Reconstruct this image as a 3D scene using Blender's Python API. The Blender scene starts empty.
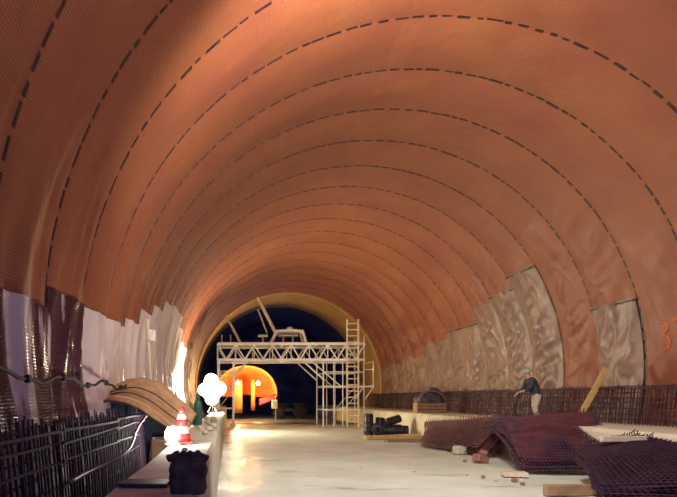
import bpy, math, random
from mathutils import Vector, Matrix, noise
R = math.radians
random.seed(7)
sc = bpy.context.scene
col = sc.collection

# ------------------------------------------------------------------ camera, world, exposure
F = 600.0                                   # focal length in pixels of a 677 px wide frame
cam_d = bpy.data.cameras.new('camera')
cam_d.sensor_width = 36.0
cam_d.lens = 36.0 * F / 677.0
cam_d.shift_x = (338.5 - 229.0) / 677.0
cam_d.shift_y = (398.0 - 248.5) / 677.0
cam_d.clip_end = 300
cam = bpy.data.objects.new('camera', cam_d)
col.objects.link(cam)
cam.location = (0, 0, 1.75)
cam.rotation_euler = (R(90), 0, 0)
sc.camera = cam

world = bpy.data.worlds.new('world')
sc.world = world
world.use_nodes = True
bg = world.node_tree.nodes['Background']
bg.inputs[0].default_value = (0.26, 0.20, 0.80, 1)
bg.inputs[1].default_value = 0.7

vs = sc.view_settings
vs.view_transform = 'Standard'
vs.look = 'None'
vs.gamma = 1.0
vs.use_curve_mapping = False
vs.exposure = 0.10

LAMP_KERB = (-0.88, 31.5, 2.05)             # big work light on the left kerb
LAMP_CONE = (-0.90, 9.55, 1.16)            # small floodlight beside the cone
FILL_MAST = (-1.55, 0.6, 3.9)               # added fill lamp on a mast, unseen behind the camera
FILL_VAULT = (2.8, 7.4, 7.00)               # added fill lamps hung from the crown, unseen above the view
P_KERB, P_CONE, P_FILL_MAST, P_FILL_VAULT, P_FILL_AHEAD = 1750.0, 95.0, 1500.0, 2100.0, 3000.0
WARM = (1.0, 0.88, 0.58)
FILL_MASTC = (1.0, 0.83, 0.78)

# ------------------------------------------------------------------ materials
MATS = {}
def mat(name, c, rough=0.6, metal=0.0, c2=None, nscale=4.0, bump=0.0, bscale=20.0, emit=None, estr=0.0, spec=0.5, detail=4.0, lo=0.35, hi=0.65):
    m = bpy.data.materials.new(name); m.use_nodes = True
    nt = m.node_tree; b = nt.nodes['Principled BSDF']
    b.inputs['Base Color'].default_value = (*c, 1)
    b.inputs['Roughness'].default_value = rough
    b.inputs['Metallic'].default_value = metal
    b.inputs['Specular IOR Level'].default_value = spec
    tc = nt.nodes.new('ShaderNodeTexCoord')
    if c2:
        n = nt.nodes.new('ShaderNodeTexNoise'); n.inputs['Scale'].default_value = nscale; n.inputs['Detail'].default_value = detail
        r = nt.nodes.new('ShaderNodeValToRGB')
        r.color_ramp.elements[0].color = (*c, 1); r.color_ramp.elements[1].color = (*c2, 1)
        r.color_ramp.elements[0].position = lo; r.color_ramp.elements[1].position = hi
        nt.links.new(tc.outputs['Object'], n.inputs['Vector'])
        nt.links.new(n.outputs['Fac'], r.inputs['Fac']); nt.links.new(r.outputs['Color'], b.inputs['Base Color'])
    if bump:
        n = nt.nodes.new('ShaderNodeTexNoise'); n.inputs['Scale'].default_value = bscale; n.inputs['Detail'].default_value = 5
        bp = nt.nodes.new('ShaderNodeBump'); bp.inputs['Strength'].default_value = bump; bp.inputs['Distance'].default_value = 0.03
        nt.links.new(tc.outputs['Object'], n.inputs['Vector'])
        nt.links.new(n.outputs['Fac'], bp.inputs['Height']); nt.links.new(bp.outputs['Normal'], b.inputs['Normal'])
    if emit:
        b.inputs['Emission Color'].default_value = (*emit, 1); b.inputs['Emission Strength'].default_value = estr
    MATS[name] = m
    return m

def membrane_mat(name, c, c2, rough, ribs):
    """plastic sheeting: colour drift, fine crumple and, with ribs, fine grooves running along the tunnel"""
    m = bpy.data.materials.new(name); m.use_nodes = True
    nt = m.node_tree; b = nt.nodes['Principled BSDF']; L = nt.links.new
    b.inputs['Roughness'].default_value = rough
    uv = nt.nodes.new('ShaderNodeUVMap')
    n = nt.nodes.new('ShaderNodeTexNoise'); n.inputs['Scale'].default_value = 0.55; n.inputs['Detail'].default_value = 6
    r = nt.nodes.new('ShaderNodeValToRGB'); r.color_ramp.elements[0].position = 0.3; r.color_ramp.elements[1].position = 0.7
    r.color_ramp.elements[0].color = (*c, 1); r.color_ramp.elements[1].color = (*c2, 1)
    L(uv.outputs['UV'], n.inputs['Vector']); L(n.outputs['Fac'], r.inputs['Fac']); L(r.outputs['Color'], b.inputs['Base Color'])
    # roughness drift (dusty and clean patches)
    n3 = nt.nodes.new('ShaderNodeTexNoise'); n3.inputs['Scale'].default_value = 1.3; n3.inputs['Detail'].default_value = 5
    mr = nt.nodes.new('ShaderNodeMapRange'); mr.inputs['To Min'].default_value = rough - 0.1; mr.inputs['To Max'].default_value = rough + 0.15
    L(uv.outputs['UV'], n3.inputs['Vector']); L(n3.outputs['Fac'], mr.inputs['Value']); L(mr.outputs['Result'], b.inputs['Roughness'])
    n2 = nt.nodes.new('ShaderNodeTexNoise'); n2.inputs['Scale'].default_value = 5.0; n2.inputs['Detail'].default_value = 5; n2.inputs['Roughness'].default_value = 0.6
    bp = nt.nodes.new('ShaderNodeBump'); bp.inputs['Strength'].default_value = 0.35; bp.inputs['Distance'].default_value = 0.03
    L(uv.outputs['UV'], n2.inputs['Vector']); L(n2.outputs['Fac'], bp.inputs['Height'])
    last = bp
    if ribs:
        w = nt.nodes.new('ShaderNodeTexWave'); w.wave_type = 'BANDS'; w.bands_direction = 'X'; w.inputs['Scale'].default_value = 7.5
        w.inputs['Distortion'].default_value = 0.25; w.inputs['Detail Scale'].default_value = 1.0
        bw = nt.nodes.new('ShaderNodeBump'); bw.inputs['Strength'].default_value = 0.38; bw.inputs['Distance'].default_value = 0.008
        L(uv.outputs['UV'], w.inputs['Vector']); L(w.outputs['Fac'], bw.inputs['Height']); L(bp.outputs['Normal'], bw.inputs['Normal'])
        last = bw
    L(last.outputs['Normal'], b.inputs['Normal'])
    MATS[name] = m
    return m

membrane_mat('membrane', (0.26, 0.076, 0.045), (0.33, 0.116, 0.048), 0.50, False)
membrane_mat('membrane_ribbed', (0.25, 0.073, 0.044), (0.31, 0.107, 0.047), 0.46, True)
membrane_mat('sheet_pale', (0.22, 0.138, 0.112), (0.30, 0.19, 0.150), 0.40, False)
membrane_mat('sheet_left', (0.62, 0.50, 0.49), (0.80, 0.70, 0.70), 0.30, False)
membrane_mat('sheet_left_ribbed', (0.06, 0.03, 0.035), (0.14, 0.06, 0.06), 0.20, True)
_m = MATS['sheet_left_ribbed']; _nt = _m.node_tree                 # lamp reflections painted as pale upright bands on the dark sheet
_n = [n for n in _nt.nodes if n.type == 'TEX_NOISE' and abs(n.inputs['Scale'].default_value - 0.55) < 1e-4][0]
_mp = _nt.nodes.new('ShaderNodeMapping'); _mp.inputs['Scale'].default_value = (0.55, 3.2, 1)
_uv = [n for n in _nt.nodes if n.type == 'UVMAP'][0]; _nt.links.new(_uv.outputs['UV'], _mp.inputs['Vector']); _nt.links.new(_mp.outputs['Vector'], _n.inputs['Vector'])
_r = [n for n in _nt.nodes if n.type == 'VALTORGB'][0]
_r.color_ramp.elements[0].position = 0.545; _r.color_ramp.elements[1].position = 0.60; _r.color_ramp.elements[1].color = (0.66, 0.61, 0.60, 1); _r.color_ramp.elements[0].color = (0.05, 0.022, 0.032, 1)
mat('shotcrete', (0.10, 0.09, 0.10), 0.9, c2=(0.16, 0.14, 0.14), nscale=2, bump=0.8, bscale=6)
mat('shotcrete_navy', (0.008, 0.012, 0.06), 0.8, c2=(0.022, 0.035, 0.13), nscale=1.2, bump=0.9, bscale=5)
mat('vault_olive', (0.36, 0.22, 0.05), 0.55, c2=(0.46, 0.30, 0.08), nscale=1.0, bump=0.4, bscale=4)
mat('rim_yellow', (0.55, 0.40, 0.16), 0.6, c2=(0.66, 0.50, 0.22), nscale=3)
mat('seam', (0.018, 0.008, 0.012), 0.5, c2=(0.045, 0.02, 0.022), nscale=8)
mat('floor', (0.52, 0.57, 0.50), 0.7, c2=(0.65, 0.71, 0.63), nscale=0.55, bump=0.5, bscale=5, detail=8)
mat('kerb', (0.62, 0.58, 0.44), 0.8, c2=(0.74, 0.70, 0.54), nscale=1.5, bump=0.35, bscale=8)
mat('kerb_lefty', (0.44, 0.41, 0.33), 0.85, c2=(0.58, 0.54, 0.43), nscale=2.2, bump=0.5, bscale=9)
mat('rebar', (0.030, 0.014, 0.026), 0.75, 0.0, c2=(0.065, 0.024, 0.034), nscale=6)
mat('rebar_rust', (0.085, 0.016, 0.026), 0.75, 0.0, c2=(0.15, 0.032, 0.034), nscale=3)
mat('rebar_purple', (0.032, 0.013, 0.042), 0.7, 0.0, c2=(0.08, 0.024, 0.05), nscale=2)
mat('white_steel', (0.86, 0.89, 0.84), 0.45, c2=(0.92, 0.94, 0.90), nscale=4)
mat('pale_steel', (0.50, 0.50, 0.42), 0.5, c2=(0.60, 0.60, 0.50), nscale=4)
mat('cream_pole', (0.70, 0.58, 0.38), 0.6, c2=(0.78, 0.66, 0.44), nscale=3)
mat('timber', (0.50, 0.34, 0.12), 0.7, c2=(0.62, 0.44, 0.18), nscale=6)
mat('timber_pale', (0.55, 0.45, 0.33), 0.75, c2=(0.66, 0.55, 0.42), nscale=6)
mat('timber_brown', (0.27, 0.16, 0.09), 0.8, c2=(0.40, 0.25, 0.14), nscale=5)
mat('black_plastic', (0.012, 0.012, 0.022), 0.45, c2=(0.028, 0.024, 0.045), nscale=5)
mat('black_rubber', (0.012, 0.012, 0.016), 0.7, c2=(0.022, 0.02, 0.026), nscale=9)
mat('machine_dark', (0.010, 0.012, 0.035), 0.4, c2=(0.02, 0.022, 0.055), nscale=4)
mat('hub_pale', (0.55, 0.56, 0.62), 0.4, c2=(0.7, 0.7, 0.75), nscale=6)
mat('canvas', (0.42, 0.25, 0.13), 0.85, c2=(0.56, 0.36, 0.20), nscale=5, bump=0.3, bscale=25)
mat('canvas_edge', (0.60, 0.36, 0.18), 0.85, c2=(0.68, 0.42, 0.22), nscale=6)
mat('canvas_hem', (0.05, 0.03, 0.03), 0.9, c2=(0.08, 0.05, 0.04), nscale=6)
mat('cone_red', (0.62, 0.035, 0.03), 0.45, c2=(0.72, 0.06, 0.05), nscale=5)
mat('white_plastic', (0.80, 0.79, 0.76), 0.5, c2=(0.86, 0.85, 0.82), nscale=5)
mat('sack', (0.03, 0.027, 0.025), 0.9, c2=(0.085, 0.075, 0.05), nscale=9, bump=0.9, bscale=18)
mat('gas_green', (0.025, 0.11, 0.085), 0.4, c2=(0.035, 0.14, 0.10), nscale=4)
mat('brass', (0.5, 0.38, 0.15), 0.4, 0.8, c2=(0.55, 0.42, 0.18), nscale=9)
mat('navy_board', (0.012, 0.018, 0.05), 0.6, c2=(0.02, 0.028, 0.07), nscale=4)
mat('orange_sheet', (0.80, 0.22, 0.045), 0.6, c2=(0.88, 0.30, 0.07), nscale=1.5, bump=0.3, bscale=3)
mat('red_sheet', (0.45, 0.008, 0.010), 0.6, c2=(0.52, 0.014, 0.014), nscale=3)
mat('lamp_shell', (0.12, 0.12, 0.11), 0.5, c2=(0.17, 0.17, 0.15), nscale=6)
mat('lens_white', (0.9, 0.9, 0.9), 0.3, emit=(1.0, 0.95, 0.86), estr=30)
mat('lens_yellow', (0.9, 0.8, 0.5), 0.3, emit=(1.0, 0.80, 0.38), estr=14)
mat('lens_dim', (0.6, 0.65, 0.75), 0.3, emit=(0.55, 0.66, 0.85), estr=0.35)
mat('paint_orange', (0.75, 0.16, 0.06), 0.6, c2=(0.85, 0.22, 0.09), nscale=12)
mat('skin', (0.50, 0.30, 0.22), 0.6, c2=(0.56, 0.34, 0.25), nscale=8)
mat('jacket', (0.022, 0.025, 0.04), 0.8, c2=(0.05, 0.05, 0.065), nscale=7, bump=0.4, bscale=20)
mat('trousers', (0.42, 0.37, 0.28), 0.85, c2=(0.52, 0.46, 0.35), nscale=7, bump=0.4, bscale=20)
mat('helmet', (0.30, 0.33, 0.26), 0.4, c2=(0.36, 0.40, 0.31), nscale=4)
mat('stone', (0.42, 0.39, 0.31), 0.9, c2=(0.58, 0.54, 0.44), nscale=7, bump=0.5, bscale=15)
mat('brick', (0.22, 0.09, 0.08), 0.9, c2=(0.34, 0.15, 0.12), nscale=7, bump=0.5, bscale=15)
mat('tarp_purple', (0.045, 0.035, 0.05), 0.5, c2=(0.11, 0.09, 0.10), nscale=4, bump=0.4, bscale=10)
mat('hose_grey', (0.14, 0.11, 0.14), 0.5, c2=(0.20, 0.16, 0.19), nscale=6)
mat('rebar_dark', (0.016, 0.008, 0.018), 0.8, c2=(0.035, 0.014, 0.028), nscale=4)
mat('trench', (0.05, 0.04, 0.05), 0.9, c2=(0.09, 0.07, 0.07), nscale=3, bump=0.5, bscale=8)

# ------------------------------------------------------------------ mesh helpers
class MB:
    def __init__(s): s.v = []; s.f = []; s.uv = None
    def add(s, vs_, fs_):
        o = len(s.v); s.v += [tuple(p) for p in vs_]; s.f += [tuple(i + o for i in f) for f in fs_]; return s
    def box(s, c, d, rot=None):
        x, y, z = d[0]/2, d[1]/2, d[2]/2
        P = [Vector(p) for p in ((-x,-y,-z),(x,-y,-z),(x,y,-z),(-x,y,-z),(-x,-y,z),(x,-y,z),(x,y,z),(-x,y,z))]
        if rot is not None: P = [rot @ p for p in P]
        c = Vector(c)
        return s.add([p + c for p in P], [(0,3,2,1),(4,5,6,7),(0,1,5,4),(1,2,6,5),(2,3,7,6),(3,0,4,7)])
    def chbox(s, c, d, b=0.02, rot=None):
        """box with chamfered edges all round"""
        x, y, z = d[0]/2, d[1]/2, d[2]/2
        P = []
        for zz, k in ((-z, b), (-z + b, 0), (z - b, 0), (z, b)):
            xx, yy = x - k, y - k
            P += [Vector(p) for p in ((-xx+b,-yy,zz),(xx-b,-yy,zz),(xx,-yy+b,zz),(xx,yy-b,zz),(xx-b,yy,zz),(-xx+b,yy,zz),(-xx,yy-b,zz),(-xx,-yy+b,zz))]
        if rot is not None: P = [rot @ p for p in P]
        c = Vector(c)
        fs = [tuple(range(7, -1, -1)), tuple(range(24, 32))]
        for r in range(3):
            for i in range(8): fs.append((r*8+i, r*8+(i+1) % 8, (r+1)*8+(i+1) % 8, (r+1)*8+i))
        return s.add([p + c for p in P], fs)
    def bar(s, a, b, r, n=4, r2=None):
        a, b = Vector(a), Vector(b); d = (b - a)
        if d.length < 1e-6: return s
        d.normalize(); u = d.orthogonal().normalized(); w = d.cross(u)
        r2 = r if r2 is None else r2
        P = []
        for p, rr in ((a, r), (b, r2)):
            for i in range(n):
                t = 2*math.pi*(i + .5)/n; P.append(p + (u*math.cos(t) + w*math.sin(t))*rr)
        fs = [(i, (i+1) % n, n+(i+1) % n, n+i) for i in range(n)] + [tuple(range(n-1, -1, -1)), tuple(range(n, 2*n))]
        return s.add(P, fs)
    def tube(s, pts, r, n=6):
        pts = [Vector(p) for p in pts]; P = []; fs = []; u = None
        for i, p in enumerate(pts):
            d = (pts[min(i+1, len(pts)-1)] - pts[max(i-1, 0)]).normalized()
            if u is None: u = d.orthogonal().normalized()
            u = (u - d*u.dot(d))
            u = u.normalized() if u.length > 1e-5 else d.orthogonal().normalized()
            w = d.cross(u)
            rr = r[i] if isinstance(r, (list, tuple)) else r
            for k in range(n):
                t = 2*math.pi*k/n; P.append(p + (u*math.cos(t) + w*math.sin(t))*rr)
        for i in range(len(pts)-1):
            for k in range(n): fs.append((i*n+k, i*n+(k+1) % n, (i+1)*n+(k+1) % n, (i+1)*n+k))
        fs += [tuple(range(n-1, -1, -1)), tuple(range((len(pts)-1)*n, len(pts)*n))]
        return s.add(P, fs)
    def lathe(s, prof, c=(0,0,0), n=20, rot=None, squash=(1,1)):
        """profile of (radius, height) about the local Z axis"""
        c = Vector(c); P = []; fs = []
        for r, z in prof:
            for k in range(n):
                t = 2*math.pi*k/n; p = Vector((r*math.cos(t)*squash[0], r*math.sin(t)*squash[1], z))
                if rot is not None: p = rot @ p
                P.append(p + c)
        m = len(prof)
        for i in range(m-1):
            for k in range(n): fs.append((i*n+k, i*n+(k+1) % n, (i+1)*n+(k+1) % n, (i+1)*n+k))
        if prof[0][0] > 1e-4: fs.append(tuple(range(n-1, -1, -1)))
        if prof[-1][0] > 1e-4: fs.append(tuple(range((m-1)*n, m*n)))
        return s.add(P, fs)
    def grid(s, fn, nu, nv, closed=False):
        P = [fn(i/nu, j/nv) for j in range(nv+1) for i in range(nu+1)]
        fs = [(j*(nu+1)+i, j*(nu+1)+i+1, (j+1)*(nu+1)+i+1, (j+1)*(nu+1)+i) for j in range(nv) for i in range(nu)]
        return s.add(P, fs)
    def mesh(s, name, smooth=False):
        me = bpy.data.meshes.new(name); me.from_pydata(s.v, [], s.f); me.update()
        if s.uv:
            l = me.uv_layers.new(name='UVMap'); idx = [0]*len(me.loops); me.loops.foreach_get('vertex_index', idx)
            flat = []
            for i in idx: flat += s.uv[i]
            l.data.foreach_set('uv', flat)
        if smooth:
            me.polygons.foreach_set('use_smooth', [True]*len(me.polygons))
        return me
    def build(s, name, m, parent=None, smooth=False, thick=0.0):
        o = bpy.data.objects.new(name, s.mesh(name, smooth)); col.objects.link(o)
        o.data.materials.append(MATS[m]); o.parent = parent
        if thick:
            md = o.modifiers.new('solid', 'SOLIDIFY'); md.thickness = thick; md.offset = 0
        return o

def tag(o, label=None, cat=None, group=None, kind=None):
    if label: o['label'] = label
    if cat: o['category'] = cat
    if group: o['group'] = group
    if kind: o['kind'] = kind
    return o
def thing(name, loc, label, cat, group=None, rz=0.0):
    o = bpy.data.objects.new(name, None); o.empty_display_size = 0.2; col.objects.link(o)
    o.location = loc; o.rotation_euler.z = rz
    return tag(o, label, cat, group)
def rotm(ax, deg): return Matrix.Rotation(R(deg), 3, ax)
def rot_between(d):
    return Vector((0, 0, 1)).rotation_difference(Vector(d).normalized()).to_matrix()
def lamp(name, loc, watts, colr, parent=None, kind='POINT', size=0.12, aim=None, cone=150, blend=0.6):
    ld = bpy.data.lights.new(name, kind); ld.energy = watts; ld.color = colr
    ld.shadow_soft_size = size
    if kind == 'SPOT': ld.spot_size = R(cone); ld.spot_blend = blend
    o = bpy.data.objects.new(name, ld); col.objects.link(o); o.location = loc; o.parent = parent
    if aim is not None:
        o.rotation_euler = Vector(aim).to_track_quat('-Z', 'Y').to_euler()
    return o
def fbm(x, y, z, o=3):
    return noise.fractal(Vector((x, y, z)), 0.9, 2.1, o)

# ------------------------------------------------------------------ the tunnel
CX, CZ, RAD = 4.4, 2.65, 7.0                # axis and radius of the vault
Y0, YEND, YFAR = -1.6, 44.4, 72.0
def vp(th, r, y): return Vector((CX + r*math.cos(th), y, CZ + r*math.sin(th)))

def shell(name, a0, a1, y0, y1, r, m, nseg, ny=2, th=0.15):
    mb = MB()
    def fn(u, v): return vp(R(a0 + (a1-a0)*u), r, y0 + (y1-y0)*v)
    mb.grid(fn, nseg, ny)
    mb.grid(lambda u, v: vp(R(a0 + (a1-a0)*u), r + th, y0 + (y1-y0)*v), nseg, ny)
    o = mb.build(name, m, smooth=True); tag(o, kind='structure'); return o

ceiling = shell('ceiling', 12, 168, Y0, YEND, RAD + 0.14, 'shotcrete', 64)
wall_right = shell('wall_right', -24, 12, Y0, YEND, RAD + 0.14, 'shotcrete', 16)
wall_left = shell('wall_left', 168, 204, Y0, YEND, RAD + 0.14, 'shotcrete', 16)

# floor with a slight wheel-rutted relief
mb = MB()
def ffn(u, v):
    x = -2.4 + 13.6*u; y = Y0 + (YFAR - Y0)*v
    return (x, y, 0.028*fbm(x*0.5, y*0.35, 3.1) + 0.012*fbm(x*2.2, y*1.2, 8.0) - 0.01)
mb.grid(ffn, 110, 320)
tag(mb.build('floor', 'floor', smooth=True), 'pale dusty concrete tunnel floor with faint tyre marks', kind='structure')

fm = MATS['floor']; nt = fm.node_tree; L = nt.links.new
tcn = nt.nodes.new('ShaderNodeTexCoord'); sx = nt.nodes.new('ShaderNodeSeparateXYZ'); L(tcn.outputs['Object'], sx.inputs[0])
m1 = nt.nodes.new('ShaderNodeMapRange'); m1.inputs['From Min'].default_value = 0.4; m1.inputs['From Max'].default_value = 1.5; m1.inputs['To Min'].default_value = 0.34; m1.inputs['To Max'].default_value = 0.0
L(sx.outputs['X'], m1.inputs['Value'])
nn = nt.nodes.new('ShaderNodeTexNoise'); nn.inputs['Scale'].default_value = 0.7; nn.inputs['Detail'].default_value = 5; L(tcn.outputs['Object'], nn.inputs['Vector'])
m2 = nt.nodes.new('ShaderNodeMapRange'); m2.inputs['From Min'].default_value = 0.35; m2.inputs['From Max'].default_value = 0.65; m2.inputs['To Min'].default_value = 0.52; m2.inputs['To Max'].default_value = 0.78
L(nn.outputs['Fac'], m2.inputs['Value'])
sb = nt.nodes.new('ShaderNodeMath'); sb.operation = 'SUBTRACT'; L(m2.outputs['Result'], sb.inputs[0]); L(m1.outputs['Result'], sb.inputs[1])
L(sb.outputs[0], nt.nodes['Principled BSDF'].inputs['Roughness'])

# tyre and mud streaks
mp = nt.nodes.new('ShaderNodeMapping'); mp.inputs['Scale'].default_value = (0.55, 1.5, 1.0); mp.inputs['Rotation'].default_value = (0, 0, 0.5)
L(tcn.outputs['Object'], mp.inputs['Vector'])
ns = nt.nodes.new('ShaderNodeTexNoise'); ns.inputs['Scale'].default_value = 0.9; ns.inputs['Detail'].default_value = 7; ns.inputs['Roughness'].default_value = 0.62; L(mp.outputs['Vector'], ns.inputs['Vector'])
m3 = nt.nodes.new('ShaderNodeMapRange'); m3.inputs['From Min'].default_value = 0.60; m3.inputs['From Max'].default_value = 0.70; m3.inputs['To Max'].default_value = 0.75
L(ns.outputs['Fac'], m3.inputs['Value'])
mx = nt.nodes.new('ShaderNodeMix'); mx.data_type = 'RGBA'; mx.inputs['B'].default_value = (0.24, 0.24, 0.19, 1)
bsd = nt.nodes['Principled BSDF']; src = bsd.inputs['Base Color'].links[0].from_socket
L(m3.outputs['Result'], mx.inputs['Factor']); L(src, mx.inputs['A']); L(mx.outputs['Result'], bsd.inputs['Base Color'])

# a fixed set of seam positions, every two metres
RINGS = [0.4 + 2.0*i for i in range(23)]    # 0.4 .. 44.4
LOWER_R = {16.4: 15, 20.4: 31, 22.4: 27, 24.4: 25, 26.4: 20, 28.4: 20, 30.4: 17, 32.4: 17, 34.4: 12, 36.4: 14, 38.4: 12, 40.4: 12, 42.4: 10}
LOWER_L = {4.4: 1, 6.4: 2, 8.4: 3, 10.4: 4, 12.4: 5, 14.4: 8, 16.4: 11, 18.4: 15, 20.4: 19, 22.4: 20, 24.4: 20, 26.4: 17, 28.4: 14, 30.4: 12, 32.4: 12, 34.4: 10, 36.4: 10}

def sheet_r(th_deg, y, y0):
    """inner radius of the sheeting: billow between seams, sag folds, crumples low on the right, hanging folds low on the left"""
    t = (y - y0)/2.0
    edge = math.sin(math.pi*min(max(t, 0), 1))
    r = RAD - 0.05*edge*(0.6 + 0.8*(0.5 + 0.5*noise.noise(Vector((th_deg*0.07, y0, 1.7)))))
    s = R(th_deg)*RAD
    r -= edge*0.022*fbm(s*0.9, y*0.9, y0, 3)
    wr = max(0.0, min(1.0, (48 - th_deg)/40.0)) * max(0.0, min(1.0, (y - 13.5)/6.0))
    if wr > 0:
        a = abs(noise.noise(Vector((s*1.5 + y*0.9, y*0.55, y0*3.3)))); b2 = abs(noise.noise(Vector((s*1.1 - y*0.9, y*2.1, y0))))
        c3 = abs(noise.noise(Vector((s*4.1 + y*2.2, y*2.6, y0*1.3))))
        r -= edge**0.7*wr*(0.16*(1 - a)**7 + 0.10*(1 - b2)**6 + 0.035*(1 - c3)**4 - 0.02)
    wl = max(0.0, min(1.0, (th_deg - 150)/24.0))
    if wl > 0:
        a = abs(noise.noise(Vector((y*2.0 + s*0.35, s*0.30, y0*2.1)))); b2 = noise.noise(Vector((y*4.6, s*0.5, y0)))
        r -= edge**0.5*wl*(0.13*(1 - a)**3 + 0.05*b2)
    return r

def sheet(name, parent, a0, a1, y0, y1, m, na, ny, off=0.0, label=None):
    mb = MB(); mb.uv = []
    ph = random.random()*50
    for j in range(ny+1):
        y = y0 + (y1-y0)*j/ny
        for i in range(na+1):
            a = a0 + (a1-a0)*i/na
            r = sheet_r(a, y, y0) - off
            mb.v.append(tuple(vp(R(a), r, y))); mb.uv.append((R(a)*RAD, y + 0.0))
    mb.f = [(j*(na+1)+i, (j+1)*(na+1)+i, (j+1)*(na+1)+i+1, j*(na+1)+i+1) for j in range(ny) for i in range(na)]
    o = mb.build(name, m, parent, smooth=True)
    if label: o['label'] = label
    return o

def dashes(name, parent, a0, a1, y, r, wid, dash, gap, rnd):
    mb = MB(); a = a0
    while a < a1:
        d = dash*rnd.uniform(0.5, 1.5)
        e = min(a + d, a1)
        w = wid*rnd.uniform(0.55, 1.2); yo = y + rnd.uniform(-0.015, 0.015)
        n = 3; P = []
        for k in range(n+1):
            t = R(a + (e-a)*k/n)
            for rr, yy in ((r, yo-w/2), (r, yo+w/2), (r-0.022, yo+w/2), (r-0.022, yo-w/2)):
                P.append(vp(t, rr, yy))
        fs = [(0,1,2,3), (n*4+3, n*4+2, n*4+1, n*4)]
        for k in range(n):
            for q in range(4): fs.append((k*4+q, (k+1)*4+q, (k+1)*4+(q+1) % 4, k*4+(q+1) % 4))
        mb.add(P, fs)
        a = e + gap*rnd.uniform(0.4, 1.7)
    return mb.build(name, 'seam', parent)

rnd = random.Random(3)
BOT_R, BOT_L = -20, 200
for y0 in RINGS[:-1]:
    y1 = y0 + 2.0
    near = y0 < 26
    lo = LOWER_R.get(y0); ll = LOWER_L.get(y0)
    key = round(y0, 1)
    lo = LOWER_R.get(key); ll = LOWER_L.get(key)
    a_lo = lo if lo else BOT_R
    a_hi = 180 - ll if ll else BOT_L
    # the strip: right part smooth sheeting, its ribbed left flank a second width of the same strip
    st = sheet('membrane_strip', ceiling, a_lo, 96, y0, y1, 'membrane', 110 if near else 70, 20 if near else 12)
    sheet('ribbed_flank', st, 96, a_hi, y0, y1, 'membrane_ribbed', 80 if near else 50, 20 if near else 12)
    dashes('seam', st, -18, 188, y0 + 0.0, RAD + 0.008, 0.068 if y0 < 11 else 0.062, 1.9, 0.75, rnd)
    if lo:
        s2 = sheet('lower_sheet', wall_right, BOT_R, lo + 0.5, y0 + rnd.uniform(-.05, .05), y1 + rnd.uniform(0, .08), 'sheet_pale', 56, 30, off=0.03)
        mbx = MB()
        for k in range(14):
            ya = y0 + 2.0*k/14
            if rnd.random() < 0.85:
                p = vp(R(lo), RAD - 0.10, ya + .07); mbx.box(p, (0.03, 0.12, 0.05*rnd.uniform(.7, 1.3)), rotm('Y', -lo))
        if key in (16.4, 20.4, 22.4, 26.4, 28.4): mbx.build('top_seam', 'seam', s2)
    if ll:
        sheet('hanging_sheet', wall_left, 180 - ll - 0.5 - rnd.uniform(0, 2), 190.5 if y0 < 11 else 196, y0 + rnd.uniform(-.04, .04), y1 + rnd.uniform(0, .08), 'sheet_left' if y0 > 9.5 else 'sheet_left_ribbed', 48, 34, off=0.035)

# painted numerals on the right wall
def wall_paint(strokes, yc, zc, parent, name):
    mb = MB()
    for st in strokes:
        pts = []
        for (a, b) in st:                    # a: to the right as read, b: up
            y = yc - a; z = zc + b
            th = math.asin((z - CZ)/RAD)
            pts.append(vp(th, sheet_r(math.degrees(th), y, 14.4) - 0.004, y))
        mb.tube(pts, 0.030, 6)
    return mb.build(name, 'paint_orange', parent)
three = [[(-.15, .34), (.02, .36), (.13, .33), (.12, .2), (-.02, .04), (.10, -.02), (.15, -.16), (.08, -.32), (-.08, -.36)]]
two = [[(.30, .30), (.42, .34), (.52, .28), (.50, .12), (.34, -.04), (.30, -.06), (.56, -.08)]]
o = wall_paint(three, 15.52, 3.36, wall_right, 'painted_numeral'); o['label'] = 'orange spray painted numeral 3'
o = wall_paint(two, 15.50, 3.42, wall_right, 'painted_numeral'); o['label'] = 'orange spray painted numeral 2'

# the rim where the sheeting stops, and the unlined tunnel beyond
mb = MB()
def rimfn(u, v):
    th = R(-18 + 216*u)
    k = [(RAD - 0.02, YEND - 0.1), (RAD - 0.16, YEND - 0.1), (RAD - 0.16, YEND + 0.25), (RAD - 0.02, YEND + 0.25), (RAD - 0.02, YEND - 0.1)][round(v*4)]
    return vp(th, k[0], k[1])
mb.grid(rimfn, 96, 4)
trim = tag(mb.build('trim_1', 'rim_yellow'), 'yellow arched rim where the brown sheeting ends', kind='structure')
far1 = shell('wall_far', -24, 204, YEND + 0.2, 52.0, RAD - 0.05, 'vault_olive', 80, 8)
mb = MB()
def farfn(u, v):
    th = R(-24 + 228*u); y = 51.6 + (YFAR - 51.6)*v
    return vp(th, RAD + 0.05 if v < .01 else RAD - 0.25 - 0.15*fbm(th*5, y*.6, 2), y)
mb.grid(farfn, 90, 24)
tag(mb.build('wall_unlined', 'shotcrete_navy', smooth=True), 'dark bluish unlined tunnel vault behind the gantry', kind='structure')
mb = MB()
def endfn(u, v):
    x = CX - 7.3 + 14.6*u; z = -0.1 + 10*v
    return (x, 62.0 + 0.5*fbm(x*.5, z*.5, 9) + 1.5*v, z)
mb.grid(endfn, 40, 30)
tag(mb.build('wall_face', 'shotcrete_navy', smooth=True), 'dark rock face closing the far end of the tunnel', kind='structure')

mb = MB()
mb.grid(lambda u, v: (-2.2 + 13.2*u, 40.2 + 31*v + .5*math.sin(u*9), .035 + .05*fbm(u*8, v*16, 6)*min(1, v*12)), 50, 90)
mat('mud', (0.12, 0.15, 0.125), 0.35, c2=(0.22, 0.25, 0.20), nscale=0.8, bump=0.5, bscale=4)
tag(mb.build('floor_unpaved', 'mud', smooth=True), 'dark greenish wet mud floor beyond the gantry', kind='structure')

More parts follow.
